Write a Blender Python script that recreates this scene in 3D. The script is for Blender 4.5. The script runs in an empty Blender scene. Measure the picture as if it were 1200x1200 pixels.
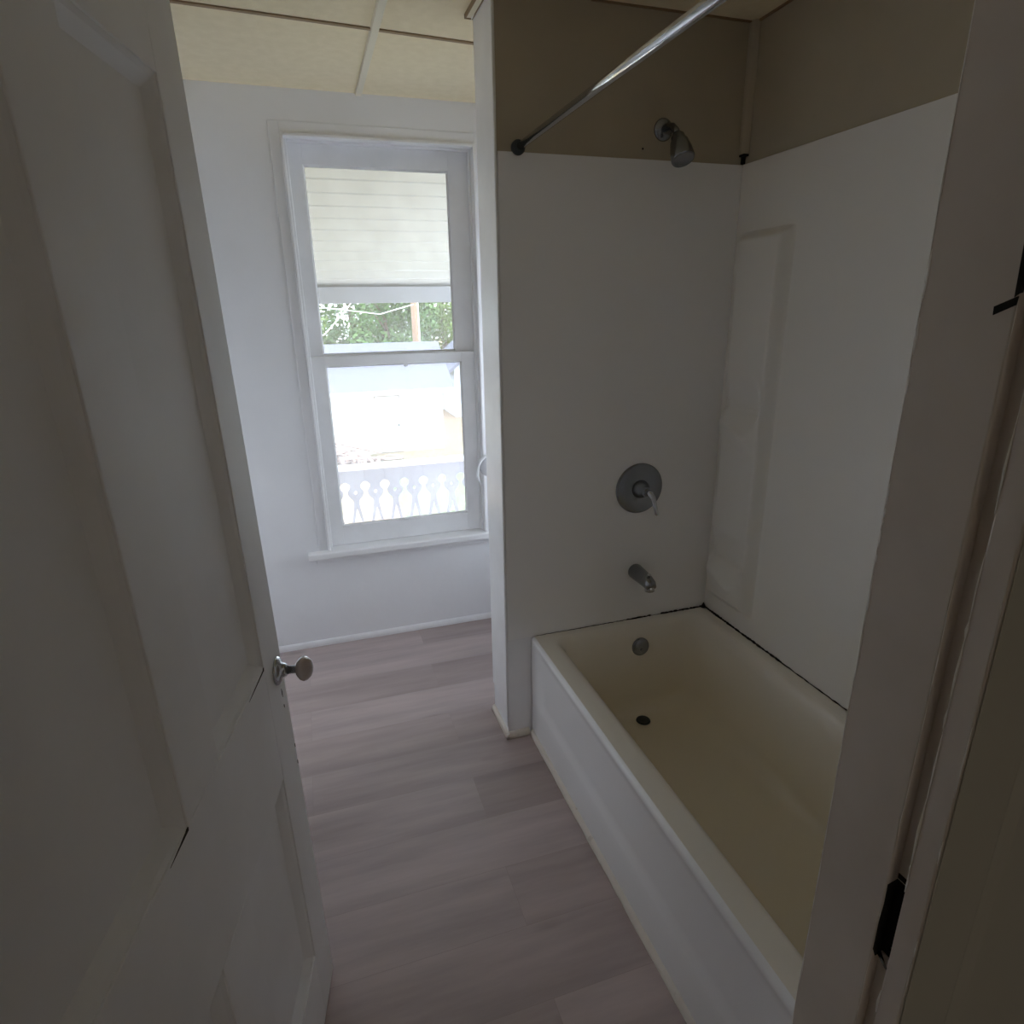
import bpy, bmesh, math, random
from mathutils import Vector, Matrix
random.seed(7)
S = bpy.context.scene
COL = S.collection
PI = math.pi

# ------------------------------------------------------------------ camera, sky, sun, exposure
cam_d = bpy.data.cameras.new('camera'); cam = bpy.data.objects.new('camera', cam_d); COL.objects.link(cam)
cam_d.sensor_width = 36.0; cam_d.sensor_fit = 'HORIZONTAL'
cam_d.lens = 724.63 / 1200 * 36.0
cam_d.clip_start = 0.02; cam_d.clip_end = 500
_y, _p, _r = [math.radians(a) for a in (-17.555, -18.169, -1.034)]
_f = Vector((-math.sin(_y) * math.cos(_p), math.cos(_y) * math.cos(_p), math.sin(_p)))
_rt = Vector((math.cos(_y), math.sin(_y), 0)); _up = _rt.cross(_f)
_r2 = _rt * math.cos(_r) + _up * math.sin(_r); _u2 = -_rt * math.sin(_r) + _up * math.cos(_r)
CAM = Vector((-0.6914, -1.9695, 1.6160))
mw = Matrix.Identity(4)
for i in range(3):
    mw[i][0] = _r2[i]; mw[i][1] = _u2[i]; mw[i][2] = -_f[i]; mw[i][3] = CAM[i]
cam.matrix_world = mw
S.camera = cam

world = bpy.data.worlds.new('overcast_sky'); S.world = world; world.use_nodes = True
bg = world.node_tree.nodes['Background']
bg.inputs['Color'].default_value = (0.82, 0.89, 1.0, 1); bg.inputs['Strength'].default_value = 1.45

sun_d = bpy.data.lights.new('hazy_sun', 'SUN'); sun = bpy.data.objects.new('hazy_sun', sun_d); COL.objects.link(sun)
sun_d.energy = 1.3; sun_d.angle = math.radians(36); sun_d.color = (0.94, 0.965, 1.0)
sun.rotation_euler = (0, math.radians(76), math.radians(7)); sun.location = (14, 0, 6)

hall_d = bpy.data.lights.new('hall_fill_light', 'AREA'); hall = bpy.data.objects.new('hall_fill_light', hall_d); COL.objects.link(hall)
hall_d.shape = 'DISK'; hall_d.size = 0.35; hall_d.energy = 3.2; hall_d.color = (1.0, 0.96, 0.90)
hall.location = (-1.3, -6.2, 2.40)  # unseen fill light added at the far end of the hall

vs = S.view_settings
vs.view_transform = 'Standard'; vs.look = 'None'; vs.gamma = 1.0; vs.use_curve_mapping = False
vs.exposure = 2.3
try:
    S.cycles.use_denoising = True
    S.cycles.max_bounces = 20; S.cycles.diffuse_bounces = 16; S.cycles.glossy_bounces = 6
    S.cycles.transparent_max_bounces = 16
    S.cycles.sample_clamp_indirect = 6
    S.cycles.caustics_reflective = False; S.cycles.caustics_refractive = False
except Exception:
    pass

# ------------------------------------------------------------------ materials
def mat(name, col, rough=0.6, metal=0.0, spec=0.4, var=None, vscale=6.0, bump=0.0, bscale=40.0, coat=0.0, stretch=None, vlo=0.35, vhi=0.7):
    m = bpy.data.materials.new(name); m.use_nodes = True
    nt = m.node_tree; n = nt.nodes; b = n['Principled BSDF']
    b.inputs['Base Color'].default_value = (*col, 1); b.inputs['Roughness'].default_value = rough
    b.inputs['Metallic'].default_value = metal; b.inputs['Specular IOR Level'].default_value = spec
    b.inputs['Coat Weight'].default_value = coat
    tc = n.new('ShaderNodeTexCoord'); mp = n.new('ShaderNodeMapping'); nt.links.new(tc.outputs['Object'], mp.inputs['Vector'])
    if stretch: mp.inputs['Scale'].default_value = stretch
    if var:
        nz = n.new('ShaderNodeTexNoise'); nz.inputs['Scale'].default_value = vscale; nz.inputs['Detail'].default_value = 6
        cr = n.new('ShaderNodeValToRGB')
        cr.color_ramp.elements[0].position = vlo; cr.color_ramp.elements[0].color = (*var, 1)
        cr.color_ramp.elements[1].position = vhi; cr.color_ramp.elements[1].color = (*col, 1)
        nt.links.new(mp.outputs['Vector'], nz.inputs['Vector']); nt.links.new(nz.outputs['Fac'], cr.inputs['Fac'])
        nt.links.new(cr.outputs['Color'], b.inputs['Base Color'])
    if bump:
        nb = n.new('ShaderNodeTexNoise'); nb.inputs['Scale'].default_value = bscale; nb.inputs['Detail'].default_value = 4
        bp = n.new('ShaderNodeBump'); bp.inputs['Strength'].default_value = bump; bp.inputs['Distance'].default_value = 0.01
        nt.links.new(mp.outputs['Vector'], nb.inputs['Vector']); nt.links.new(nb.outputs['Fac'], bp.inputs['Height'])
        nt.links.new(bp.outputs['Normal'], b.inputs['Normal'])
    return m

M = {}
M['wall'] = mat('white_wall_paint', (0.855, 0.86, 0.885), 0.5, var=(0.82, 0.825, 0.85), vscale=3, bump=0.06, bscale=25)
M['tan'] = mat('tan_upper_wall_paint', (0.47, 0.41, 0.31), 0.6, var=(0.42, 0.37, 0.28), vscale=3, bump=0.05)
M['trim'] = mat('white_gloss_trim_paint', (0.87, 0.87, 0.885), 0.35, var=(0.82, 0.82, 0.83), vscale=8, bump=0.08, bscale=18)
M['door'] = mat('white_door_paint', (0.84, 0.845, 0.86), 0.42, var=(0.78, 0.78, 0.785), vscale=4, bump=0.08, bscale=14)
M['jamb'] = mat('worn_jamb_paint', (0.72, 0.66, 0.61), 0.45, var=(0.64, 0.58, 0.53), vscale=6, bump=0.10, bscale=18)
M['chip'] = mat('chipped_white_paint', (0.92, 0.91, 0.89), 0.6)
M['hallwall'] = mat('hall_wall_paint', (0.55, 0.54, 0.48), 0.6)
M['ceil'] = mat('beige_ceiling_board', (0.88, 0.77, 0.55), 0.8, var=(0.83, 0.72, 0.50), vscale=30, bump=0.1, bscale=120)
M['batten'] = mat('cream_ceiling_batten', (0.80, 0.74, 0.60), 0.6)
M['brown'] = mat('brown_stained_strip', (0.30, 0.20, 0.11), 0.6)
M['grime'] = mat('dark_grime', (0.025, 0.020, 0.015), 0.9)
M['hole'] = mat('black_hollow', (0.012, 0.011, 0.010), 0.9)
M['surround'] = mat('white_acrylic_surround', (0.82, 0.80, 0.765), 0.32, bump=0.03, bscale=6)
M['tub'] = mat('white_enamel', (0.90, 0.90, 0.91), 0.16, spec=0.5, coat=0.3)
M['rim'] = mat('aged_enamel_rim', (0.82, 0.775, 0.69), 0.2, coat=0.2)
M['basin'] = mat('yellowish_enamel', (0.80, 0.75, 0.655), 0.22, coat=0.2)
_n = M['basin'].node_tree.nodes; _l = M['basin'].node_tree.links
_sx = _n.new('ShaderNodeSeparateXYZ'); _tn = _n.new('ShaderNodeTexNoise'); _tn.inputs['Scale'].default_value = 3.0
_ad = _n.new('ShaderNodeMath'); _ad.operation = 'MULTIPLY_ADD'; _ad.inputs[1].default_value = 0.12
_cr = _n.new('ShaderNodeValToRGB'); _cr.color_ramp.elements[0].position = 0.15; _cr.color_ramp.elements[0].color = (0.73, 0.66, 0.50, 1)  # basin colour turns yellower and darker towards the bottom
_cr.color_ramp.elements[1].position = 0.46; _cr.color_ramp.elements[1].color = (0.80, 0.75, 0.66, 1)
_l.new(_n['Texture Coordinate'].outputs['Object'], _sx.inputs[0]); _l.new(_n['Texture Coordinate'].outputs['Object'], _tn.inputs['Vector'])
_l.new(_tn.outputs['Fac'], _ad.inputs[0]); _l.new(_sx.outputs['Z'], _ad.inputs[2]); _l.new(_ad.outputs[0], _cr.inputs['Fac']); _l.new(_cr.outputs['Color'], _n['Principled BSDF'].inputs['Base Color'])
M['chrome'] = mat('chrome', (0.60, 0.62, 0.65), 0.10, metal=1.0)
M['dullchrome'] = mat('tarnished_chrome', (0.27, 0.285, 0.31), 0.24, metal=1.0)
M['rubber'] = mat('dark_rubber', (0.05, 0.06, 0.065), 0.6)
M['knobtint'] = mat('floor_tinted_knob', (0.46, 0.40, 0.385), 0.10, coat=1.0)  # floor tone showing in the knob, painted into its base colour
M['endpanel'] = mat('window_lit_acrylic', (0.89, 0.89, 0.90), 0.35, bump=0.03, bscale=6)  # lighter and cooler than the back panel: window glow put into the colour
M['basetrim'] = mat('dirty_cream_quarter_round', (0.74, 0.69, 0.62), 0.5, var=(0.40, 0.32, 0.25), vscale=22, vlo=0.22, vhi=0.38, bump=0.3, bscale=60)
M['plastic'] = mat('white_plastic', (0.85, 0.86, 0.88), 0.3)
M['greyplastic'] = mat('frosted_plastic', (0.60, 0.60, 0.63), 0.4)

def floor_mat():
    m = bpy.data.materials.new('vinyl_plank_floor'); m.use_nodes = True
    nt = m.node_tree; n = nt.nodes; L = nt.links; b = n['Principled BSDF']
    tc = n.new('ShaderNodeTexCoord'); mp = n.new('ShaderNodeMapping')
    mp.inputs['Location'].default_value = (0.29, 0.17, 0)
    L.new(tc.outputs['Object'], mp.inputs['Vector'])
    br = n.new('ShaderNodeTexBrick'); L.new(mp.outputs['Vector'], br.inputs['Vector'])
    br.offset = 0.37; br.offset_frequency = 2; br.squash = 1.0
    br.inputs['Color1'].default_value = (0, 0, 0, 1); br.inputs['Color2'].default_value = (1, 1, 1, 1)
    br.inputs['Mortar'].default_value = (0.5, 0.5, 0.5, 1)
    br.inputs['Scale'].default_value = 1.0; br.inputs['Mortar Size'].default_value = 0.0005
    br.inputs['Mortar Smooth'].default_value = 0.2; br.inputs['Bias'].default_value = 0.0
    br.inputs['Brick Width'].default_value = 1.50; br.inputs['Row Height'].default_value = 0.20
    ramp = n.new('ShaderNodeValToRGB'); e = ramp.color_ramp.elements
    e[0].position = 0.0; e[0].color = (0.37, 0.30, 0.285, 1); e[1].position = 1.0; e[1].color = (0.47, 0.39, 0.38, 1)
    L.new(br.outputs['Color'], ramp.inputs['Fac'])
    # wood figure stretched along each plank, shifted per plank
    add = n.new('ShaderNodeVectorMath'); add.operation = 'ADD'
    sc = n.new('ShaderNodeVectorMath'); sc.operation = 'SCALE'; sc.inputs['Scale'].default_value = 7.0
    L.new(br.outputs['Color'], sc.inputs[0]); L.new(tc.outputs['Object'], add.inputs[0]); L.new(sc.outputs[0], add.inputs[1])
    st = n.new('ShaderNodeVectorMath'); st.operation = 'MULTIPLY'; st.inputs[1].default_value = (0.9, 8.0, 1.0)
    L.new(add.outputs[0], st.inputs[0])
    nz = n.new('ShaderNodeTexNoise'); nz.inputs['Scale'].default_value = 1.4; nz.inputs['Detail'].default_value = 8; nz.inputs['Roughness'].default_value = 0.6
    L.new(st.outputs[0], nz.inputs['Vector'])
    mr = n.new('ShaderNodeMapRange'); mr.inputs['From Min'].default_value = 0.3; mr.inputs['From Max'].default_value = 0.7
    mr.inputs['To Min'].default_value = 0.78; mr.inputs['To Max'].default_value = 1.14
    L.new(nz.outputs['Fac'], mr.inputs['Value'])
    mx = n.new('ShaderNodeVectorMath'); mx.operation = 'SCALE'
    L.new(ramp.outputs['Color'], mx.inputs[0]); L.new(mr.outputs['Result'], mx.inputs['Scale'])
    # small dark knots
    vo = n.new('ShaderNodeTexVoronoi'); vo.inputs['Scale'].default_value = 1.0
    kv = n.new('ShaderNodeVectorMath'); kv.operation = 'MULTIPLY'; kv.inputs[1].default_value = (2.3, 6.5, 1.0)
    L.new(add.outputs[0], kv.inputs[0]); L.new(kv.outputs[0], vo.inputs['Vector'])
    kr = n.new('ShaderNodeMapRange'); kr.inputs['From Min'].default_value = 0.015; kr.inputs['From Max'].default_value = 0.16
    kr.inputs['To Min'].default_value = 0.72; kr.inputs['To Max'].default_value = 1.0
    L.new(vo.outputs['Distance'], kr.inputs['Value'])
    mk = n.new('ShaderNodeVectorMath'); mk.operation = 'SCALE'
    L.new(mx.outputs[0], mk.inputs[0]); L.new(kr.outputs['Result'], mk.inputs['Scale'])
    # dark joint line
    jm = n.new('ShaderNodeMix'); jm.data_type = 'RGBA'
    L.new(br.outputs['Fac'], jm.inputs['Factor']); L.new(mk.outputs[0], jm.inputs[6]); jm.inputs[7].default_value = (0.34, 0.275, 0.26, 1)
    L.new(jm.outputs[2], b.inputs['Base Color'])
    b.inputs['Roughness'].default_value = 0.42; b.inputs['Specular IOR Level'].default_value = 0.4
    bp = n.new('ShaderNodeBump'); bp.inputs['Strength'].default_value = 0.12; bp.inputs['Distance'].default_value = 0.004
    L.new(nz.outputs['Fac'], bp.inputs['Height']); L.new(bp.outputs['Normal'], b.inputs['Normal'])
    return m
M['floor'] = floor_mat()

def glass_mat():
    m = bpy.data.materials.new('dusty_window_glass'); m.use_nodes = True
    nt = m.node_tree; n = nt.nodes; L = nt.links; n.clear()
    out = n.new('ShaderNodeOutputMaterial')
    tr = n.new('ShaderNodeBsdfTransparent'); tr.inputs['Color'].default_value = (0.95, 0.97, 0.97, 1)
    tl = n.new('ShaderNodeBsdfTranslucent'); tl.inputs['Color'].default_value = (0.93, 0.94, 0.97, 1)
    gl = n.new('ShaderNodeBsdfGlossy'); gl.inputs['Roughness'].default_value = 0.02
    fr = n.new('ShaderNodeFresnel'); fr.inputs['IOR'].default_value = 1.35
    m1 = n.new('ShaderNodeMixShader'); m2 = n.new('ShaderNodeMixShader')
    tc = n.new('ShaderNodeTexCoord'); nz = n.new('ShaderNodeTexNoise'); nz.inputs['Scale'].default_value = 7; nz.inputs['Detail'].default_value = 8
    mr = n.new('ShaderNodeMapRange'); mr.inputs['From Min'].default_value = 0.3; mr.inputs['From Max'].default_value = 0.75
    mr.inputs['To Min'].default_value = 0.12; mr.inputs['To Max'].default_value = 0.20
    L.new(tc.outputs['Object'], nz.inputs['Vector']); L.new(nz.outputs['Fac'], mr.inputs['Value']); L.new(mr.outputs['Result'], m1.inputs['Fac'])
    L.new(tr.outputs[0], m1.inputs[1]); L.new(tl.outputs[0], m1.inputs[2])
    L.new(fr.outputs[0], m2.inputs['Fac']); L.new(m1.outputs[0], m2.inputs[1]); L.new(gl.outputs[0], m2.inputs[2])
    L.new(m2.outputs[0], out.inputs['Surface'])
    return m
M['glass'] = glass_mat()
# outdoors
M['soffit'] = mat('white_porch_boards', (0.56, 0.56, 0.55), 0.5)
M['beam'] = mat('pale_grey_beam_paint', (0.30, 0.31, 0.345), 0.5)
M['rail'] = mat('white_rail_paint', (0.82, 0.82, 0.84), 0.5)
M['board'] = mat('shaded_baluster_grey', (0.25, 0.25, 0.31), 0.6)  # shade on the backlit boards is painted into this grey
M['deck'] = mat('porch_deck_boards', (0.62, 0.50, 0.36), 0.7, var=(0.52, 0.41, 0.29), vscale=5)
M['grass'] = mat('lawn', (0.10, 0.14, 0.06), 0.9, var=(0.25, 0.17, 0.10), vscale=0.12, vlo=0.45, vhi=0.6)
M['grass'].node_tree.nodes['Mapping'].inputs['Location'].default_value = (31, 12, 0)
M['shedwall'] = mat('white_shed_boards', (0.85, 0.85, 0.84), 0.6, bump=0.1, bscale=3)
M['sheddoor'] = mat('white_shed_door', (0.74, 0.77, 0.77), 0.5)
M['shedroof'] = mat('grey_shingles', (0.145, 0.15, 0.20), 0.8, var=(0.125, 0.13, 0.175), vscale=4)
M['leaf'] = mat('leaves', (0.10, 0.20, 0.045), 0.6, var=(0.05, 0.12, 0.03), vscale=0.8)
M['leaf2'] = mat('pale_leaves', (0.20, 0.28, 0.06), 0.6, var=(0.10, 0.18, 0.05), vscale=0.8)
M['bark'] = mat('bark', (0.13, 0.09, 0.06), 0.9)
M['pole'] = mat('weathered_pole_wood', (0.34, 0.22, 0.15), 0.8)
M['wire'] = mat('pale_wire', (0.85, 0.85, 0.85), 0.4)
M['brush'] = mat('cut_branches', (0.28, 0.22, 0.20), 0.9, var=(0.42, 0.30, 0.26), vscale=3)
M['bluewall'] = mat('pale_blue_siding', (0.48, 0.54, 0.62), 0.6)

# ------------------------------------------------------------------ mesh helpers
def box(bm, x0, x1, y0, y1, z0, z1, mi=0):
    vs_ = [bm.verts.new(p) for p in ((x0, y0, z0), (x1, y0, z0), (x1, y1, z0), (x0, y1, z0), (x0, y0, z1), (x1, y0, z1), (x1, y1, z1), (x0, y1, z1))]
    fs = []
    for q in ((3, 2, 1, 0), (4, 5, 6, 7), (0, 1, 5, 4), (1, 2, 6, 5), (2, 3, 7, 6), (3, 0, 4, 7)):
        f = bm.faces.new([vs_[i] for i in q]); f.material_index = mi; fs.append(f)
    return fs

def prism(bm, prof, axis, a, b, mi=0):
    """profile list of 2-D points extruded along axis ('X','Y','Z') from a to b"""
    def P(p, t):
        return {'X': (t, p[0], p[1]), 'Y': (p[0], t, p[1]), 'Z': (p[0], p[1], t)}[axis]
    A = [bm.verts.new(P(p, a)) for p in prof]; B = [bm.verts.new(P(p, b)) for p in prof]
    n = len(prof)
    for f in (bm.faces.new(A), bm.faces.new(B[::-1])): f.material_index = mi
    for i in range(n):
        f = bm.faces.new((A[i], B[i], B[(i + 1) % n], A[(i + 1) % n])); f.material_index = mi

def frame_of(d):
    d = d.normalized(); a = Vector((0, 0, 1)) if abs(d.z) < 0.9 else Vector((1, 0, 0))
    u = d.cross(a).normalized(); return u, d.cross(u).normalized()

def tube(bm, pts, radii, seg=16, caps=True, mi=0, sq=1.0):
    pts = [Vector(p) for p in pts]
    if not hasattr(radii, '__len__'): radii = [radii] * len(pts)
    rings = []; u = None
    for i, p in enumerate(pts):
        d = (pts[min(i + 1, len(pts) - 1)] - pts[max(i - 1, 0)])
        if u is None: u, v = frame_of(d)
        else:
            dn = d.normalized(); u = (u - dn * u.dot(dn)).normalized(); v = dn.cross(u)
        rings.append([bm.verts.new(p + (u * math.cos(2 * PI * k / seg) + v * math.sin(2 * PI * k / seg) * sq) * radii[i]) for k in range(seg)])
    for a, b in zip(rings[:-1], rings[1:]):
        for k in range(seg):
            f = bm.faces.new((a[k], a[(k + 1) % seg], b[(k + 1) % seg], b[k])); f.smooth = True; f.material_index = mi
    if caps:
        for r in (rings[0][::-1], rings[-1]):
            f = bm.faces.new(r); f.material_index = mi

def lathe(bm, o, d, prof, seg=32, mi=0):
    """prof: (distance along d, radius)"""
    o = Vector(o); d = Vector(d).normalized(); u, v = frame_of(d); rings = []
    for t, r in prof:
        c = o + d * t
        if r < 1e-6: rings.append([bm.verts.new(c)])
        else: rings.append([bm.verts.new(c + (u * math.cos(2 * PI * k / seg) + v * math.sin(2 * PI * k / seg)) * r) for k in range(seg)])
    for a, b in zip(rings[:-1], rings[1:]):
        for k in range(seg):
            k2 = (k + 1) % seg
            if len(a) == 1 and len(b) == 1: continue
            if len(a) == 1: f = bm.faces.new((a[0], b[k2], b[k]))
            elif len(b) == 1: f = bm.faces.new((a[k], a[k2], b[0]))
            else: f = bm.faces.new((a[k], a[k2], b[k2], b[k]))
            f.smooth = True; f.material_index = mi
    if len(rings[0]) > 1: bm.faces.new(rings[0][::-1]).material_index = mi
    if len(rings[-1]) > 1: bm.faces.new(rings[-1]).material_index = mi

def obj(name, bm, mats, parent=None, kind=None, label=None, cat=None, group=None, bevel=0.0, bseg=2, smooth=False, fix=True):
    if fix: bmesh.ops.recalc_face_normals(bm, faces=bm.faces[:])
    me = bpy.data.meshes.new(name); bm.to_mesh(me); bm.free()
    if not isinstance(mats, (list, tuple)): mats = [mats]
    for m in mats: me.materials.append(m)
    if smooth:
        for p in me.polygons: p.use_smooth = True
    o = bpy.data.objects.new(name, me); COL.objects.link(o)
    if parent: o.parent = parent
    if bevel:
        b = o.modifiers.new('bevel', 'BEVEL'); b.width = bevel; b.segments = bseg; b.limit_method = 'ANGLE'; b.angle_limit = math.radians(40)
    if kind: o['kind'] = kind
    if label: o['label'] = label
    if cat: o['category'] = cat
    if group: o['group'] = group
    return o

def empty(name, loc=(0, 0, 0), kind=None, label=None, cat=None, group=None):
    o = bpy.data.objects.new(name, None); COL.objects.link(o); o.location = loc; o.empty_display_size = 0.05
    if kind: o['kind'] = kind
    if label: o['label'] = label
    if cat: o['category'] = cat
    if group: o['group'] = group
    return o
B = bmesh.new

# ------------------------------------------------------------------ dimensions
H = 2.459            # ceiling
YW = 0.997           # face of the window wall
XR = 0.766           # face of the wall behind the surround's back panel
XN = -0.097          # left end of the shower partition
TUBZ = 0.431
SUR = 2.059
XL = -1.13           # left wall
YH = -1.610          # hall face of the door wall

# ------------------------------------------------------------------ room shell
bm = B(); box(bm, -2.3, 1.2, -7.4, YW + 0.16, -0.10, 0.0)
obj('floor', bm, M['floor'], kind='structure', label='grey-brown wood-look plank floor', cat='floor')
bm = B(); box(bm, XL - 0.15, XR + 0.15, YH, YW + 0.16, H, H + 0.12)
obj('ceiling', bm, M['ceil'], kind='structure', label='beige board ceiling with batten strips', cat='ceiling')

# window wall with its opening
WX0, WX1, WZ0, WZ1 = -0.715, 0.120, 0.48, 2.318
bm = B()
Y0, Y1 = YW, YW + 0.16
box(bm, XL - 0.15, WX0, Y0, Y1, -0.1, H); box(bm, WX1, XR + 0.15, Y0, Y1, -0.1, H)
box(bm, WX0, WX1, Y0, Y1, -0.1, WZ0); box(bm, WX0, WX1, Y0, Y1, WZ1, H)
obj('wall_back', bm, M['wall'], kind='structure', label='white painted wall with the window', cat='wall')
bm = B(); box(bm, XL - 0.15, XL, YH + 0.0, YW, -0.1, H)
obj('wall_left', bm, M['wall'], kind='structure', label='white wall behind the open door', cat='wall')
bm = B()
NY0, NY1, NZ0, NZ1 = 0.27, 0.85, 0.60, 1.90        # opening for the added fill window behind the partition
box(bm, XR, XR + 0.15, YH, 0.1, -0.1, SUR - 0.01, 0); box(bm, XR, XR + 0.15, YH, 0.1, SUR - 0.01, H, 1)
box(bm, XR, XR + 0.15, 0.1, NY0, -0.1, H); box(bm, XR, XR + 0.15, NY1, YW, -0.1, H)
box(bm, XR, XR + 0.15, NY0, NY1, -0.1, NZ0); box(bm, XR, XR + 0.15, NY0, NY1, NZ1, H)
obj('wall_right', bm, [M['wall'], M['tan']], kind='structure', label='alcove wall along the tub, tan above the surround', cat='wall')
bm = B()
for z0, z1 in ((-0.1, SUR - 0.01), (SUR - 0.01, H)):
    fs = box(bm, XN, XR, 0.004, 0.197, z0, z1)
    if z0 > 1: fs[2].material_index = 1
obj('wall_partition', bm, [M['wall'], M['tan']], kind='structure', label='partition wall carrying the shower fittings', cat='wall')
# white corner board on the partition's free end
bm = B(); box(bm, XN - 0.006, XN, 0.002, 0.194, 0.135, H)
tube(bm, [(XN - 0.001, 0.003, 0.05), (XN - 0.001, 0.003, 0.8), (XN - 0.002, 0.001, 1.4), (XN - 0.001, 0.003, H)], 0.004, 8)
obj('trim_1', bm, M['trim'], kind='structure', label='white corner board on the end of the partition', cat='trim')
# door wall
DX0, DX1, DZ = -1.045, -0.110, 2.14
bm = B()
for a in ((XL, DX0, -0.1), (DX1, XR, -0.1), (DX0, DX1, DZ)):
    box(bm, a[0], a[1], YH, -1.500, a[2], H)[2].material_index = 1
obj('wall_front', bm, [M['wall'], M['hallwall']], kind='structure', label='wall holding the doorway', cat='wall')
# the hall the photograph is taken from
bm = B(); box(bm, -2.0, XL - 0.15, YH - 0.10, YH, -0.1, H); box(bm, XR + 0.15, 1.0, YH - 0.10, YH, -0.1, H)
box(bm, -2.0, -1.9, -7.0, YH, -0.1, H); box(bm, 0.9, 1.0, -7.0, YH, -0.1, H); box(bm, -2.0, 1.0, -7.1, -7.0, -0.1, H)
obj('wall_hall', bm, M['hallwall'], kind='structure', label='hall walls outside the doorway', cat='wall')
bm = B(); box(bm, -2.0, 1.0, -7.1, YH, H, H + 0.12)
obj('ceiling_hall', bm, M['ceil'], kind='structure', label='hall ceiling', cat='ceiling')

# ------------------------------------------------------------------ door frame
fr = empty('trim_2', (0, 0, 0), kind='structure', label='white painted door frame with worn edges', cat='door frame')
XJ = -0.130
bm = B()
box(bm, XJ, DX1, -1.586, -1.496, 0, DZ - 0.02)                                  # wide inner board
box(bm, DX0, DX0 + 0.02, -1.586, -1.496, 0, DZ - 0.02); box(bm, DX0, DX1, -1.586, -1.496, DZ - 0.02, DZ)
obj('jamb_board', bm, M['jamb'], fr, bevel=0.002)
bm = B()
for z0, z1 in ((0, 0.877), (0.990, DZ - 0.02)):
    box(bm, XJ + 0.014, DX1, -1.610, -1.586, z0, z1)                            # recessed rabbet with the latch hole left open
box(bm, DX0, DX0 + 0.008, -1.610, -1.586, 0, DZ)
obj('rabbet', bm, M['jamb'], fr)
bm = B()
box(bm, XJ, DX1, -1.632, -1.606, 0, DZ - 0.02); box(bm, DX0, DX0 + 0.02, -1.632, -1.606, 0, DZ - 0.02); box(bm, DX0, DX1, -1.632, -1.606, DZ - 0.02, DZ)
obj('door_stop', bm, M['jamb'], fr, bevel=0.002)
bm = B()
prof = [(DX1, -1.610), (DX1, -1.6325), (XJ + 0.002, -1.6325), (XJ + 0.002, -1.634), (DX1 + 0.01, -1.634), (DX1 + 0.060, -1.633), (DX1 + 0.070, -1.629), (DX1 + 0.085, -1.634), (DX1 + 0.115, -1.634), (DX1 + 0.12, -1.610)]
prism(bm, prof, 'Z', 0, DZ + 0.10)
prism(bm, [(DX0 + DX1 - p[0], p[1]) for p in prof], 'Z', 0, DZ + 0.10)
box(bm, DX0 - 0.12, DX1 + 0.12, -1.632, -1.610, DZ, DZ + 0.10)
obj('casing', bm, M['hallwall'], fr, bevel=0.002)
# latch hole: dark pocket with a splintered edge and a scrap of bare metal
bm = B()
box(bm, DX1 - 0.004, DX1, -1.610, -1.586, 0.877, 0.990)
prism(bm, [(XJ + 0.0012, 0.884), (XJ + 0.0010, 0.930), (XJ + 0.0022, 0.955), (XJ + 0.0016, 0.985), (DX1, 0.990), (DX1, 0.876), (XJ + 0.006, 0.872)], 'Y', -1.5868, -1.585)
prism(bm, [(XJ + 0.0135, 0.992), (XJ + 0.0135, 0.999), (XJ + 0.015, 0.999), (XJ + 0.015, 0.992)], 'Y', -1.609, -1.587)
prism(bm, [(-1.6085, 0.990), (-1.6070, 1.03), (-1.6055, 0.990)], 'X', XJ + 0.0125, XJ + 0.014)
obj('latch_hole', bm, M['hole'], fr)
bm = B()
tube(bm, [(XJ + 0.010, -1.588, 0.877), (XJ + 0.004, -1.604, 0.873)], [0.003, 0.0012], 6)
tube(bm, [(XJ + 0.012, -1.6, 0.898), (XJ + 0.010, -1.599, 0.898)], [0.003, 0.003], 8)
obj('metal_scrap', bm, M['dullchrome'], fr)
# gouges of an old hasp
bm = B()
prism(bm, [(-1.5865, 1.622), (-1.5825, 1.618), (-1.5790, 1.70), (-1.5850, 1.74)], 'X', XJ - 0.0008, XJ + 0.003)
prism(bm, [(-1.5855, 1.619), (-1.5850, 1.612), (-1.5680, 1.604), (-1.5675, 1.611)], 'X', XJ - 0.0008, XJ + 0.003)
obj('gouge', bm, M['hole'], fr)
# chipped paint along the arrises
bm = B()
def chips(x, y, z0, z1, w, dens):
    z = z0
    while z < z1:
        l = random.uniform(0.01, 0.09)
        if random.random() < dens:
            a = random.uniform(0.4, 1.0) * w
            tube(bm, [(x, y, z), (x - 0.0003, y + random.uniform(-1, 1) * 0.0006, z + l * 0.5), (x, y, z + l)], [a * 0.4, a, a * 0.3], 6)
        z += l
chips(XJ + 0.0003, -1.4978, 0.5, 1.95, 0.0014, 0.9); chips(XJ + 0.0006, -1.4990, 1.2, 1.62, 0.0019, 0.9)
chips(XJ, -1.6065, 0.6, 1.9, 0.0017, 0.7); chips(XJ, -1.6315, 0.6, 1.9, 0.0011, 0.5); chips(XJ, -1.586, 0.6, 1.9, 0.0006, 0.5)
obj('chipped_edge', bm, M['chip'], fr)

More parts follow.
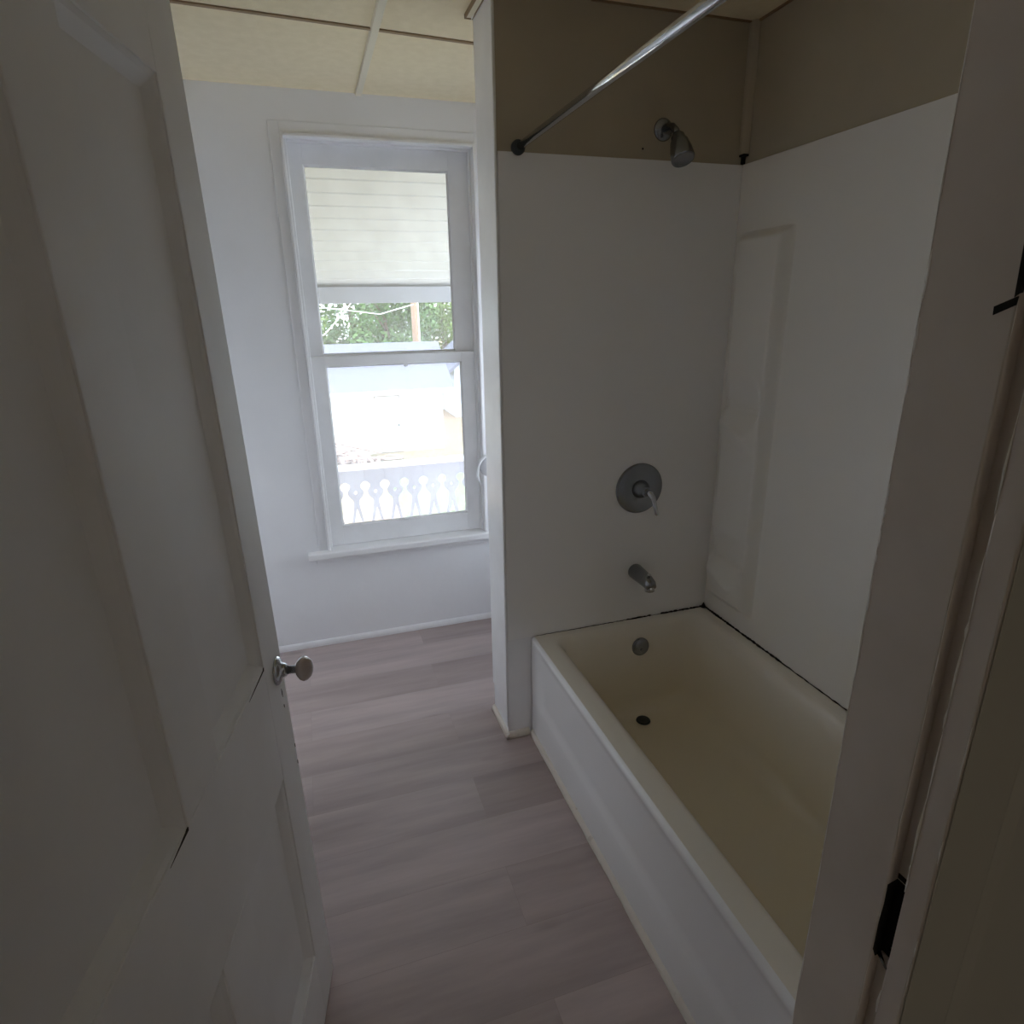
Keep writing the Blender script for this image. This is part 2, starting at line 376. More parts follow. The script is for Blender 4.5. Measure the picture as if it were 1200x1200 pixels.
# ------------------------------------------------------------------ ceiling strips
bm = B(); prism(bm, [(-0.392, H), (-0.388, H - 0.008), (-0.366, H - 0.008), (-0.362, H)], 'Y', -1.45, YW)
o = obj('trim_3', bm, M['batten'], kind='structure', label='cream batten on the ceiling running towards the window', cat='trim')
bm = B()
v = [(-1.13, 0.303), (-0.05 + 0.02, 0.380), (-0.05 + 0.02, 0.396), (-1.13, 0.319)]
a = [bm.verts.new((x, y, H)) for x, y in v]; b = [bm.verts.new((x, y, H - 0.004)) for x, y in v]
bm.faces.new(a); bm.faces.new(b[::-1])
for i in range(4): bm.faces.new((a[i], a[(i + 1) % 4], b[(i + 1) % 4], b[i]))
obj('trim_4', bm, M['brown'], kind='structure', label='thin brown strip crossing the ceiling batten', cat='trim')
t = empty('trim_5', (0, 0, 0), kind='structure', label='short pale strip on the ceiling against the partition top', cat='trim')
bm = B(); box(bm, -0.126, -0.108, -1.45, 0.186, H - 0.010, H); obj('strip', bm, M['batten'], t)
bm = B(); box(bm, -0.130, -0.126, -1.45, 0.19, H - 0.012, H); box(bm, -0.130, -0.106, 0.186, 0.192, H - 0.012, H); box(bm, -0.108, -0.105, -1.45, 0.19, H - 0.012, H)
obj('dark_edge', bm, M['brown'], t)
bm = B(); tube(bm, [(-0.1035, -1.4, H - 0.008), (-0.1035, 0.08, H - 0.008), (-0.1055, 0.15, H - 0.009), (-0.109, 0.194, H - 0.010)], 0.0025, 8)
obj('edge_bead', bm, M['chip'], t)
# grime cracks where the alcove walls meet the ceiling, and the corner moulding
bm = B(); box(bm, 0.20, XR, -0.0035, 0.004, H - 0.004, H); box(bm, XR - 0.006, XR, -1.49, -0.01, H - 0.006, H)
obj('trim_6', bm, M['brown'], kind='structure', label='dark joint line at the top of the alcove walls', cat='trim')
t = empty('trim_7', (0, 0, 0), kind='structure', label='corner moulding above the shower surround', cat='trim')
bm = B(); prism(bm, [(XR, 0.004), (XR - 0.022, 0.004), (XR - 0.021, -0.006), (XR - 0.014, -0.016), (XR - 0.004, -0.022), (XR, -0.022)], 'Z', 2.088, H)
obj('moulding', bm, M['tan'], t)
bm = B(); box(bm, XR - 0.020, XR, -0.020, 0.004, 2.082, 2.088); box(bm, XR - 0.012, XR - 0.004, -0.010, 0.004, 2.060, 2.082)
obj('dark_gap', bm, M['hole'], t)

# ------------------------------------------------------------------ baseboards
def qround(bm, axis, a, b, x, y, sx, sy, r=0.016, h=0.026):
    pr = [(x, y)]
    pts = [(0, 0), (r, 0), (r, h * 0.45), (r * 0.75, h * 0.8), (r * 0.35, h), (0, h)]
    if axis == 'X': prism(bm, [(y + sy * p[0], p[1]) for p in pts], 'X', a, b)
    else: prism(bm, [(x + sx * p[0], p[1]) for p in pts], 'Y', a, b)
bm = B(); qround(bm, 'X', XL, XR, 0, YW, 0, -1, 0.014, 0.030)
obj('baseboard_back', bm, M['trim'], kind='structure', label='thin white quarter-round along the window wall', cat='baseboard', bevel=0.001)
bm = B(); qround(bm, 'Y', -0.014, 0.196, XN, 0, -1, 0, 0.014, 0.024); qround(bm, 'X', XN - 0.014, -0.012, 0, 0.004, 0, -1, 0.018, 0.024)
obj('baseboard_partition', bm, M['basetrim'], kind='structure', label='cream quarter-round wrapped round the partition end', cat='baseboard', bevel=0.001)
bm = B()
n = 46; prev = None
for i in range(n + 1):
    y = -0.012 - i * (1.484 / n); j = random.uniform(-0.0012, 0.0012)
    ring = [bm.verts.new((0.004 - p[0] + j, y, p[1] + random.uniform(-0.001, 0.001) * (p[1] > 0.001))) for p in ((0, 0), (0.017, 0), (0.017, 0.009), (0.013, 0.017), (0.006, 0.021), (0, 0.021))]
    if prev:
        for k in range(6): bm.faces.new((prev[k], prev[(k + 1) % 6], ring[(k + 1) % 6], ring[k]))
    else: bm.faces.new(ring)
    prev = ring
bm.faces.new(prev[::-1])
obj('baseboard_tub', bm, M['basetrim'], kind='structure', label='worn cream quarter-round at the foot of the tub', cat='baseboard')

# ------------------------------------------------------------------ window
win = empty('window_1', (-0.30, YW, 0.48), kind='structure', label='white double-hung sash window', cat='window')
def wobj(name, bm, m, parent=None, **k):
    o = obj(name, bm, m, parent or win, **k)
    if parent is None: o.matrix_parent_inverse = Matrix.Translation(win.location).inverted()
    return o
bm = B()                                            # flat casing, nearly flush with the plaster
cy = YW - 0.004
box(bm, -0.742, -0.700, cy, YW, 0.505, 2.345); box(bm, 0.103, 0.150, cy, YW, 0.505, 2.345); box(bm, -0.700, 0.103, cy, YW, 2.298, 2.345)
wobj('casing', bm, M['wall'], bevel=0.002)
def ring_boxes(bm, x0, x1, z0, z1, w, y0, y1, bottom=False):
    box(bm, x0, x0 + w, y0, y1, z0, z1); box(bm, x1 - w, x1, y0, y1, z0, z1); box(bm, x0 + w, x1 - w, y0, y1, z1 - w, z1)
    if bottom: box(bm, x0 + w, x1 - w, y0, y1, z0, z0 + w)
bm = B(); ring_boxes(bm, -0.700, 0.104, 0.505, 2.301, 0.012, YW - 0.018, YW + 0.03)
wobj('casing_bead', bm, M['trim'], bevel=0.003)
bm = B(); ring_boxes(bm, -0.715, 0.120, 0.48, 2.318, 0.026, YW + 0.004, YW + 0.16)
wobj('jamb', bm, M['trim'])
bm = B(); ring_boxes(bm, -0.690, 0.095, 0.50, 2.292, 0.012, YW + 0.036, YW + 0.052)
wobj('stop_bead', bm, M['trim'], bevel=0.003)
bm = B(); box(bm, -0.795, 0.165, YW - 0.048, YW, 0.478, 0.512); box(bm, -0.70, 0.104, YW, YW + 0.17, 0.478, 0.506)
wobj('stool', bm, M['trim'], bevel=0.007, bseg=3)
bm = B(); box(bm, -0.762, 0.150, YW - 0.012, YW, 0.448, 0.478)
wobj('apron', bm, M['wall'], bevel=0.004)
def sash(name, x0, x1, z0, z1, gx0, gx1, gz0, gz1, y0, y1):
    bm = B()
    box(bm, x0, gx0, y0, y1, z0, z1); box(bm, gx1, x1, y0, y1, z0, z1); box(bm, gx0, gx1, y0, y1, z0, gz0); box(bm, gx0, gx1, y0, y1, gz1, z1)
    # putty / glazing fillet around the pane, indoors side
    s = 0.007
    ym = (y0 + y1) / 2
    for pr, ax, a, b in (([(gx0, y0 + 0.003), (gx0, ym), (gx0 + s, ym)], 'Z', gz0, gz1), ([(gx1, y0 + 0.003), (gx1 - s, ym), (gx1, ym)], 'Z', gz0, gz1)):
        prism(bm, pr, ax, a, b)
    prism(bm, [(y0 + 0.003, gz0), (ym, gz0 + s), (ym, gz0)], 'X', gx0, gx1); prism(bm, [(y0 + 0.003, gz1), (ym, gz1), (ym, gz1 - s)], 'X', gx0, gx1)
    o = wobj(name, bm, M['trim'], bevel=0.0015)
    bm = B(); box(bm, gx0, gx1, ym - 0.0015, ym + 0.0015, gz0, gz1)
    g = wobj('pane', bm, M['glass'], o)
    return o
sash('upper_sash', -0.689, 0.094, 1.372, 2.290, -0.622, 0.002, 1.428, 2.210, YW + 0.094, YW + 0.130)
lo = sash('lower_sash', -0.689, 0.094, 0.508, 1.424, -0.618, 0.020, 0.604, 1.379, YW + 0.054, YW + 0.090)
bm = B(); prism(bm, [(YW + 0.054, 0.600), (YW + 0.044, 0.606), (YW + 0.044, 0.610), (YW + 0.054, 0.614)], 'X', -0.330, -0.285)
wobj('sash_lift', bm, M['trim'], lo)
bm = B(); box(bm, -0.262, -0.244, YW + 0.046, YW + 0.054, 1.366, 1.384)
wobj('sash_catch', bm, M['trim'], lo)

# added window, unseen behind the partition, lets extra fill daylight into the room
w2 = empty('fill_window', (XR, 0.615, NZ0), kind='structure', label='unseen side window added behind the partition for fill light', cat='window')
def w2obj(name, bm, m, par=None):
    o = obj(name, bm, m, par or w2, bevel=0.0015)
    if par is None: o.matrix_parent_inverse = Matrix.Translation(w2.location).inverted()
    return o
bm = B()
for x0, x1, w in ((XR + 0.03, XR + 0.10, 0.035), (XR - 0.016, XR, -0.06)):
    a, b = (0, w) if w > 0 else (w, 0)
    box(bm, x0, x1, NY0 + a, NY0 + b, NZ0 + min(w, 0), NZ1 - min(w, 0)); box(bm, x0, x1, NY1 - b, NY1 - a, NZ0 + min(w, 0), NZ1 - min(w, 0))
    box(bm, x0, x1, NY0, NY1, NZ0 + a, NZ0 + b); box(bm, x0, x1, NY0, NY1, NZ1 - b, NZ1 - a)
box(bm, XR + 0.04, XR + 0.09, NY0 + 0.03, NY1 - 0.03, 1.24, 1.28)
w2f = w2obj('frame', bm, M['trim'])
bm = B(); box(bm, XR + 0.06, XR + 0.063, NY0 + 0.03, NY1 - 0.03, NZ0 + 0.03, NZ1 - 0.03); w2obj('pane', bm, M['glass'], w2f)

# ------------------------------------------------------------------ door leaf
th, lean = 0.1921, -0.0138
D = Vector((-math.sin(th), -math.cos(th), 0)); N = Vector((math.cos(th), -math.sin(th), 0)); Zx = (Vector((0, 0, 1)) + N * lean).normalized(); Nx = (N - Vector((0, 0, 1)) * lean).normalized()
door = empty('door_1', kind='structure', label='white four-panel door standing open on the left', cat='door')
mw = Matrix.Identity(4)
for i in range(3):
    mw[i][0] = D[i]; mw[i][1] = Nx[i]; mw[i][2] = Zx[i]
mw.translation = Vector((-0.8036, -0.7282, 0.0)); door.matrix_world = mw
DW, T = 0.900, 0.038
u1, u2, u3, u4 = 0.111, 0.371, 0.498, 0.832
z0, zr, zb, zt, zT, zH = 0.012, 0.206, 0.707, 0.970, 1.945, 2.085
bm = B()
box(bm, 0, u1, -T, 0, z0, zH); box(bm, u4, DW, -T, 0, z0, zH)
for a, b in ((z0, zr), (zb, zt), (zT, zH)): box(bm, u1, u4, -T, 0, a, b)
for a, b in ((zr, zb), (zt, zT)): box(bm, u2, u3, -T, 0, a, b)
obj('stiles_and_rails', bm, M['door'], door, bevel=0.0015)
def panel(a, b, c, d):
    bm = B(); w, dep = 0.026, 0.018
    def loop(i, y): return [bm.verts.new(p) for p in ((a + i, y, c + i), (b - i, y, c + i), (b - i, y, d - i), (a + i, y, d - i))]
    for sg, off in ((1, 0.0), (-1, -T)):
        L0 = loop(0, off - sg * 0.003); L1 = loop(0.008, off - sg * 0.006); L2 = loop(w, off - sg * dep); L3 = loop(w + 0.004, off - sg * dep)
        for A, Bq in ((L0, L1), (L1, L2), (L2, L3)):
            for k in range(4): bm.faces.new((A[k], A[(k + 1) % 4], Bq[(k + 1) % 4], Bq[k]))
        bm.faces.new(L3)
    obj('panel', bm, M['door'], door)
for a, b in ((u1, u2), (u3, u4)):
    panel(a, b, zr, zb); panel(a, b, zt, zT)
# scuffs where the lock rail joint has opened
bm = B()
prism(bm, [(0.112, 0.9705), (0.120, 0.9690), (0.190, 0.9660), (0.215, 0.9645), (0.190, 0.9642), (0.115, 0.9655)], 'Y', -0.001, 0.0006)
prism(bm, [(0.499, 0.9700), (0.52, 0.9690), (0.56, 0.9660), (0.50, 0.9655)], 'Y', -0.001, 0.0006)
for z, l in ((0.848, 0.022), (0.822, 0.010), (0.70, 0.012), (0.655, 0.014)):
    u = 0.030 if z > 0.75 else 0.0035
    prism(bm, [(u, z), (u + 0.003, z + l * 0.4), (u + 0.002, z + l), (u - 0.0015, z + l * 0.6)], 'Y', -0.001, 0.0006)
obj('open_joint', bm, M['grime'], door)
kn = empty('door_knob'); kn.parent = door; kn.location = (0.040, 0, 0.918)
bm = B(); lathe(bm, (0, 0, 0), (0, 1, 0), [(-0.002, 0.030), (0.004, 0.029), (0.008, 0.024), (0.010, 0.016), (0.018, 0.014), (0.022, 0.010)], 32)
obj('rosette', bm, M['chrome'], kn)
bm = B(); lathe(bm, (0, 0.018, 0), (0, 1, 0), [(0, 0.009), (0.018, 0.008), (0.024, 0.012)], 24)
obj('shank', bm, M['dullchrome'], kn)
bm = B(); lathe(bm, (0, 0.038, 0), (0, 1, 0), [(0, 0.010), (0.004, 0.017), (0.010, 0.0235), (0.017, 0.026), (0.024, 0.0235), (0.031, 0.0165), (0.034, 0.009), (0.035, 0)], 36)
obj('knob', bm, M['knobtint'], kn)

# ------------------------------------------------------------------ bathtub
tub = empty('bathtub', (0.38, -0.75, 0), label='white enamelled alcove bathtub with a yellowish basin, along the right wall', cat='bathtub')
def tobj(name, bm, m, **k):
    o = obj(name, bm, m, tub, **k); o.matrix_parent_inverse = Matrix.Translation(tub.location).inverted(); return o
TX0, TX1, TY0, TY1 = 0.0, 0.760, -1.492, 0.0
def rrect(x0, x1, y0, y1, r, z, n=8):
    out = []
    r = max(r, 0.0005)
    for cx, cy_, a0 in ((x1 - r, y1 - r, 0), (x0 + r, y1 - r, 90), (x0 + r, y0 + r, 180), (x1 - r, y0 + r, 270)):
        for k in range(n + 1):
            a = math.radians(a0 + 90 * k / n); out.append((cx + r * math.cos(a), cy_ + r * math.sin(a), z))
    return out
bm = B()
loops = [rrect(0.012, TX1 - 0.002, TY0, TY1, 0.004, TUBZ - 0.001),
         rrect(0.060, 0.722, -1.435, -0.028, 0.05, TUBZ - 0.0005),
         rrect(0.074, 0.712, -1.425, -0.036, 0.05, TUBZ - 0.002),
         rrect(0.084, 0.704, -1.415, -0.046, 0.055, TUBZ - 0.007),
         rrect(0.094, 0.696, -1.400, -0.058, 0.06, TUBZ - 0.022),
         rrect(0.103, 0.688, -1.385, -0.070, 0.07, TUBZ - 0.055),
         rrect(0.120, 0.672, -1.330, -0.090, 0.09, 0.25),
         rrect(0.138, 0.655, -1.270, -0.103, 0.11, 0.13),
         rrect(0.155, 0.640, -1.235, -0.110, 0.12, 0.092),
         rrect(0.190, 0.606, -1.190, -0.140, 0.11, 0.072),
         rrect(0.260, 0.540, -1.05, -0.20, 0.09, 0.066),
         rrect(0.33, 0.47, -0.80, -0.40, 0.05, 0.064)]
rings = [[bm.verts.new(p) for p in L] for L in loops]
for A, Bq in zip(rings[:-1], rings[1:]):
    for k in range(len(A)): bm.faces.new((A[k], A[(k + 1) % len(A)], Bq[(k + 1) % len(A)], Bq[k])).smooth = True
bm.faces.new(rings[-1]).smooth = True
for i_, f in enumerate(bm.faces): f.material_index = 0 if i_ < 2 * len(rings[0]) else 1
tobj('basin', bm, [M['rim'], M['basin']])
# apron: profile in X-Z swept along Y, recess fading in away from the ends
bm = B()
prof = [(0.0, 0.0, 0), (0.0, 0.05, 0), (0.002, 0.115, 0.4), (0.004, 0.140, 0.7), (0.006, 0.156, 1), (0.011, 0.170, 1), (0.0125, 0.20, 1), (0.011, 0.30, 1), (0.007, 0.375, 0.8), (0.004, 0.400, 0.4), (0.0, 0.412, 0), (0.001, 0.420, 0), (0.004, 0.426, 0), (0.012, TUBZ - 0.001, 0)]
ys = [0, -0.03, -0.045, -0.06, -0.075, -0.09, -0.105, -0.13, -0.3, -0.6, -0.9, -1.2, -1.38, -1.41, -1.44, -1.47, TY0]
def sm(t): t = max(0, min(1, t)); return t * t * (3 - 2 * t)
prev = None
for y in ys:
    w = sm((-y - 0.03) / 0.09) * sm((y - TY0 - 0.03) / 0.09)
    col = [bm.verts.new((x * (w if wt > 0 else 1), y, z)) for x, z, wt in prof]
    if prev:
        for k in range(len(prof) - 1): bm.faces.new((prev[k], prev[k + 1], col[k + 1], col[k])).smooth = True
    prev = col
tobj('apron', bm, M['tub'])
# overflow plate and drain
bm = B()
od = Vector((0, -1, 0.10)).normalized()
lathe(bm, (0.428, -0.072, 0.345), od, [(0, 0.037), (0.004, 0.037), (0.009, 0.034), (0.013, 0.026), (0.0145, 0.0)], 32)
tube(bm, [Vector((0.428, -0.072, 0.335)) + od * 0.013, Vector((0.428, -0.072, 0.335)) + od * 0.019], 0.005, 10)
tobj('overflow_plate', bm, M['dullchrome'])
bm = B(); lathe(bm, (0.405, -0.165, 0.071), (0, 0, 1), [(0, 0.028), (0.003, 0.027), (0.004, 0.022), (0.0015, 0.019), (0.0010, 0.0)], 28)
tobj('drain', bm, M['rubber'])
bm = B()
def grime(p0, p1, n, r, dens):
    p0, p1 = Vector(p0), Vector(p1); pts = []; rad = []
    for i in range(n + 1):
        t = i / n; pts.append(p0.lerp(p1, t) + Vector((0, 0, random.uniform(-0.0012, 0.0012)))); rad.append(max(0.0004, r * (dens(t)) * random.uniform(0.5, 1.25)))
    tube(bm, pts, rad, 6)
grime((0.758, -0.002, TUBZ + 0.001), (0.30, -0.002, TUBZ + 0.001), 60, 0.0040, lambda t: 1.0 if t < 0.45 else (0.25 if t < 0.55 else (0.8 if t < 0.78 else 0.3)))
grime((0.30, -0.002, TUBZ + 0.001), (0.02, -0.002, TUBZ + 0.001), 20, 0.0018, lambda t: 0.9 - 0.5 * t)
grime((0.758, -0.002, TUBZ + 0.001), (0.758, -0.46, TUBZ + 0.001), 70, 0.0052, lambda t: 1.0 - 0.25 * t)
grime((0.758, -0.46, TUBZ + 0.001), (0.758, -1.4, TUBZ + 0.001), 70, 0.0028, lambda t: 0.8)
lathe(bm, (0.752, -0.008, TUBZ), (0, 0, 1), [(0, 0.012), (0.006, 0.008), (0.020, 0.002), (0.022, 0)], 10)
tobj('mouldy_caulk', bm, M['grime'], label='blackened caulk line')

# ------------------------------------------------------------------ shower surround
sur = empty('shower_surround', (0.38, 0, TUBZ), label='white plastic shower surround panels with moulded corner shelves above the bathtub', cat='shower surround')
def sobj(name, bm, m, **k):
    o = obj(name, bm, m, sur, **k); o.matrix_parent_inverse = Matrix.Translation(sur.location).inverted(); return o
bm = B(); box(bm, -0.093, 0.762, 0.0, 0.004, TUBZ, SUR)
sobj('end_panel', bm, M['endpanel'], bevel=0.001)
bm = B(); box(bm, 0.760, XR, -1.496, 0.004, TUBZ, SUR)
sobj('back_panel', bm, M['surround'], bevel=0.001)
# corner column: front face protrudes from the back panel, chamfered edge, two scooped shelves
SZ = [1.262, 0.690]
ZT, ZB = 1.850, 0.50
def depth(v, z):
    """protrusion of the moulded column; v runs 0..1 from the corner to its outer edge"""
    p = 0.042 * sm((ZT - z) / 0.035) * sm(v / 0.30)
    c = (min(1.0, v / 0.75) ** 0.6) * sm((1.0 - v) / 0.16)
    for zs in SZ:
        hgt = 0.030 + 0.050 * min(1.0, v / 0.8)                                         # lip deepens away from the corner
        if zs <= z < zs + 0.13: p -= 0.040 * c * sm((zs + 0.13 - z) / 0.12)             # scoop above the shelf
        elif zs - hgt < z < zs: p += c * (-0.040 + 0.068 * ((zs - z) / hgt) ** 0.8)     # sloping shelf lip
        elif zs - hgt - 0.07 < z <= zs - hgt: p += 0.028 * c * sm((z - (zs - hgt - 0.07)) / 0.07)
    if z < ZB + 0.05: p *= sm((z - ZB) / 0.05)
    return max(p, 0.0)
bm = B()
zs = [ZT - (ZT - ZB) * i / 220 for i in range(221)]
vsn = [i / 30 for i in range(31)]
ye = [-0.002 - 0.258 * v for v in vsn]
prev = None
for z in zs:
    row = [bm.verts.new((0.7605 - depth(v, z), y, z)) for v, y in zip(vsn, ye)]
    e = depth(1.0, z)
    for k in (0.1, 0.3, 0.5, 0.7, 0.9, 1.0): row.append(bm.verts.new((0.7605 - e * (1 - sm(k)), -0.260 - 0.030 * k, z)))
    if prev:
        for k in range(len(row) - 1): bm.faces.new((prev[k], prev[k + 1], row[k + 1], row[k])).smooth = True
    prev = row
sobj('corner_shelf', bm, M['surround'])

# ------------------------------------------------------------------ shower fittings
sh = empty('shower_fixture', (0.456, 0, 2.145), label='chrome shower head on a bent arm near the top of the tub wall', cat='shower head')
bm = B(); lathe(bm, (0, 0.004, 0), (0, -1, 0), [(0, 0.033), (0.003, 0.033), (0.007, 0.029), (0.013, 0.020), (0.014, 0.012)], 28); obj('flange', bm, M['dullchrome'], sh)
bm = B(); tube(bm, [(0, 0, 0), (0, -0.03, 0.002), (0, -0.052, -0.004), (0, -0.070, -0.018), (0, -0.086, -0.036)], 0.0105, 16); obj('arm', bm, M['dullchrome'], sh)
bm = B(); lathe(bm, (0, -0.080, -0.030), Vector((0.02, -0.46, -0.88)), [(0, 0.014), (0.008, 0.020), (0.020, 0.022), (0.028, 0.027), (0.055, 0.033), (0.084, 0.0355), (0.089, 0.033), (0.087, 0.028), (0.088, 0)], 32); obj('spray_head', bm, M['dullchrome'], sh)

va = empty('shower_valve', (0.430, 0, 0.973), label='round chrome mixing valve with a drop lever on the wall above the tub spout', cat='shower valve')
bm = B(); lathe(bm, (0, 0, 0), (0, -1, 0), [(0, 0.096), (0.003, 0.096), (0.006, 0.093), (0.0085, 0.086), (0.009, 0.060), (0.012, 0.040), (0.012, 0.0)], 48); obj('escutcheon', bm, M['dullchrome'], va)
bm = B(); lathe(bm, (0, -0.008, 0), (0, -1, 0), [(0, 0.036), (0.012, 0.033), (0.030, 0.024), (0.046, 0.019), (0.056, 0.017), (0.062, 0.012), (0.064, 0.0)], 32); obj('handle_hub', bm, M['dullchrome'], va)
bm = B(); tube(bm, [(0.0, -0.062, 0.002), (0.006, -0.076, -0.004), (0.013, -0.084, -0.018), (0.019, -0.088, -0.045), (0.024, -0.093, -0.074), (0.025, -0.096, -0.080)], [0.012, 0.011, 0.009, 0.0075, 0.008, 0.005], 16); obj('lever', bm, M['chrome'], va)

sp = empty('tub_spout', (0.430, 0, 0.638), label='chrome tub spout sticking out of the wall below the mixing valve', cat='tub spout')
bm = B(); tube(bm, [(0, 0, 0), (0, -0.004, 0), (0, -0.05, -0.001), (0, -0.095, -0.004), (0, -0.118, -0.009), (0, -0.130, -0.017)], [0.030, 0.0305, 0.0285, 0.0255, 0.023, 0.018], 28)
obj('spout_body', bm, M['dullchrome'], sp)
bm = B(); lathe(bm, (0, -0.113, -0.008), (0, -0.10, -1), [(0, 0.019), (0.018, 0.0185), (0.027, 0.018), (0.027, 0.014), (0.020, 0.013), (0.020, 0)], 24); obj('outlet', bm, M['chrome'], sp)
bm = B(); lathe(bm, (0, -0.106, 0.016), (0, 0, 1), [(0, 0.004), (0.008, 0.004), (0.010, 0.007), (0.014, 0.007), (0.015, 0.0)], 14); obj('diverter_pin', bm, M['chrome'], sp)

rod = empty('shower_curtain_rod', (-0.03, 0, 2.066), label='bare chrome shower curtain rod above the tub edge', cat='curtain rod')
bm = B(); tube(bm, [(0, -0.012, 0.004), (0, -0.75, 0.001), (0, -1.484, -0.004)], 0.0108, 24); obj('tube', bm, M['chrome'], rod)
for y0_, d in ((0.003, -1), (-1.500, 1)):
    bm = B(); lathe(bm, (0, y0_, 0.004), (0, d, 0), [(0, 0.021), (0.010, 0.021), (0.018, 0.017), (0.026, 0.015), (0.028, 0.0108)], 24); obj('end_cap', bm, M['rubber'], rod, label='dark rubber end cap')
bm = B(); lathe(bm, (0.387, 0.0045, 2.089), (0, -1, 0), [(0, 0.0035), (0.0012, 0.003), (0.0014, 0.0)], 10)
obj('trim_8', bm, M['hole'], kind='structure', label='small dark hole in the wall beside the shower head', cat='hole')

# ------------------------------------------------------------------ curved bracket at the window's right edge
br = empty('holdback_bracket', (0.118, YW - 0.004, 0.86), label='small white curved bracket at the right edge of the window, half behind the partition', cat='bracket')
pts = [(0.020, -0.022, 0.061), (0.002, -0.026, 0.062), (-0.020, -0.028, 0.054), (-0.040, -0.030, 0.036), (-0.053, -0.032, 0.012), (-0.058, -0.034, -0.015), (-0.062, -0.036, -0.036), (-0.057, -0.038, -0.060), (-0.048, -0.040, -0.082)]
bm = B(); tube(bm, pts, [0.007, 0.008, 0.008, 0.007, 0.006, 0.0055, 0.006, 0.005, 0.002], 12); obj('hook_arm', bm, M['plastic'], br)
bm = B(); lathe(bm, (0.0, 0.0, 0.0), (0, -1, 0), [(0, 0.052), (0.012, 0.052), (0.018, 0.048), (0.020, 0.0)], 32)
for v in bm.verts: v.co.x *= 0.85
obj('rosette', bm, M['greyplastic'], br)

# ------------------------------------------------------------------ outside: porch
GZ = -3.6
po = empty('porch_roof', (0, 2.6, -0.15), label='white boarded porch roof sloping down to a pale grey beam outside the window', cat='porch roof')
def pobj(name, bm, m, par, **k):
    o = obj(name, bm, m, par, **k); o.matrix_parent_inverse = Matrix.Translation(par.location).inverted(); return o
bm = B()
ya, za, yb, zb_ = YW + 0.165, 2.50, 2.62, 1.775
prof = []
nb = 15
for i in range(nb):
    t0, t1 = i / nb, (i + 1) / nb
    for t, d in ((t0, 0.008), (t0 + 0.004, 0.0), (t1 - 0.004, 0.0)): prof.append((ya + (yb - ya) * t, za + (zb_ - za) * t + d))
prof += [(yb, zb_), (yb + 0.12, zb_ - 0.02), (yb + 0.12, zb_ + 0.05), (ya, za + 0.10)]
prism(bm, prof, 'X', -6.0, 1.2); pobj('board_slope', bm, M['soffit'], po)
bm = B(); box(bm, -6.0, 1.2, 2.555, 2.655, 1.671, 1.775); pobj('beam', bm, M['beam'], po)
for x in (-5.9, -2.5, 1.05):
    bm = B(); box(bm, x - 0.06, x + 0.06, 2.545, 2.665, -0.16, 1.671); pobj('post', bm, M['rail'], po)
bm = B(); box(bm, -6.0, 1.2, YW + 0.165, 2.75, -0.24, -0.16)
for x in (-5.9, -2.5, 1.05): box(bm, x - 0.07, x + 0.07, 2.53, 2.67, GZ, -0.24)
obj('porch_deck', bm, M['deck'], label='pale wooden porch deck below the railing', cat='porch deck')

ra = empty('porch_railing', (0, 2.6, -0.16), label='white porch railing of sawn boards with person-shaped cut-outs', cat='railing')
bm = B(); prism(bm, [(2.555, 0.516), (2.645, 0.516), (2.65, 0.535), (2.635, 0.546), (2.565, 0.546), (2.55, 0.535)], 'X', -5.84, 0.99); pobj('top_rail', bm, M['rail'], ra)
bm = B(); box(bm, -5.84, 0.99, 2.57, 2.63, -0.06, 0.02); pobj('bottom_rail', bm, M['rail'], ra)
PITCH = 0.1455
def board(cx):
    bm = B(); hw = PITCH / 2; ya_, yb_ = 2.59, 2.612
    zl = [0.516] + [0.420 - 0.006 * i for i in range(62)] + [0.02]
    def cut(z):       # half width of the opening between neighbouring boards
        if z >= 0.418: return 0.0005
        if z > 0.352: return max(0.0005, math.sqrt(max(0, 0.035 ** 2 - (z - 0.3845) ** 2)))
        if z > 0.325: return 0.012 + 0.004 * abs((z - 0.338) / 0.013) + 0.002
        if z > 0.255: return 0.018 + 0.034 * sm((0.325 - z) / 0.06)
        return 0.052 - 0.036 * ((0.255 - z) / 0.20) ** 1.2
    def inner(z):     # half width of what is missing at the board's own centre line
        if abs(z - 0.336) < 0.013: return math.sqrt(0.013 ** 2 - (z - 0.336) ** 2)
        if z < 0.215: return 0.034 * ((0.215 - z) / 0.155) ** 0.9 if z > 0.02 else 0.034
        return 0.0
    def lv(z): return hw - min(hw - 0.006, cut(z)), min(inner(z), hw - min(hw - 0.006, cut(z)) - 0.012)
    for za_, zb2 in zip(zl[:-1], zl[1:]):
        o0, i0 = lv(za_ - 1e-5); o1, i1 = lv(zb2 + 1e-5)
        i0, i1 = max(0, i0), max(0, i1)
        for s in (1, -1):
            q = [(cx + s * i0, za_), (cx + s * o0, za_), (cx + s * o1, zb2), (cx + s * i1, zb2)]
            A = [bm.verts.new((x, ya_, z)) for x, z in q]; C = [bm.verts.new((x, yb_, z)) for x, z in q]
            bm.faces.new(A); bm.faces.new(C[::-1]); bm.faces.new((A[1], C[1], C[2], A[2]))
            if i0 > 0 or i1 > 0: bm.faces.new((A[0], A[3], C[3], C[0]))
    bmesh.ops.remove_doubles(bm, verts=bm.verts[:], dist=1e-6)
    pobj('baluster_board', bm, M['board'], ra)
for k in range(-14, 9):
    board(-0.318 + PITCH * k)

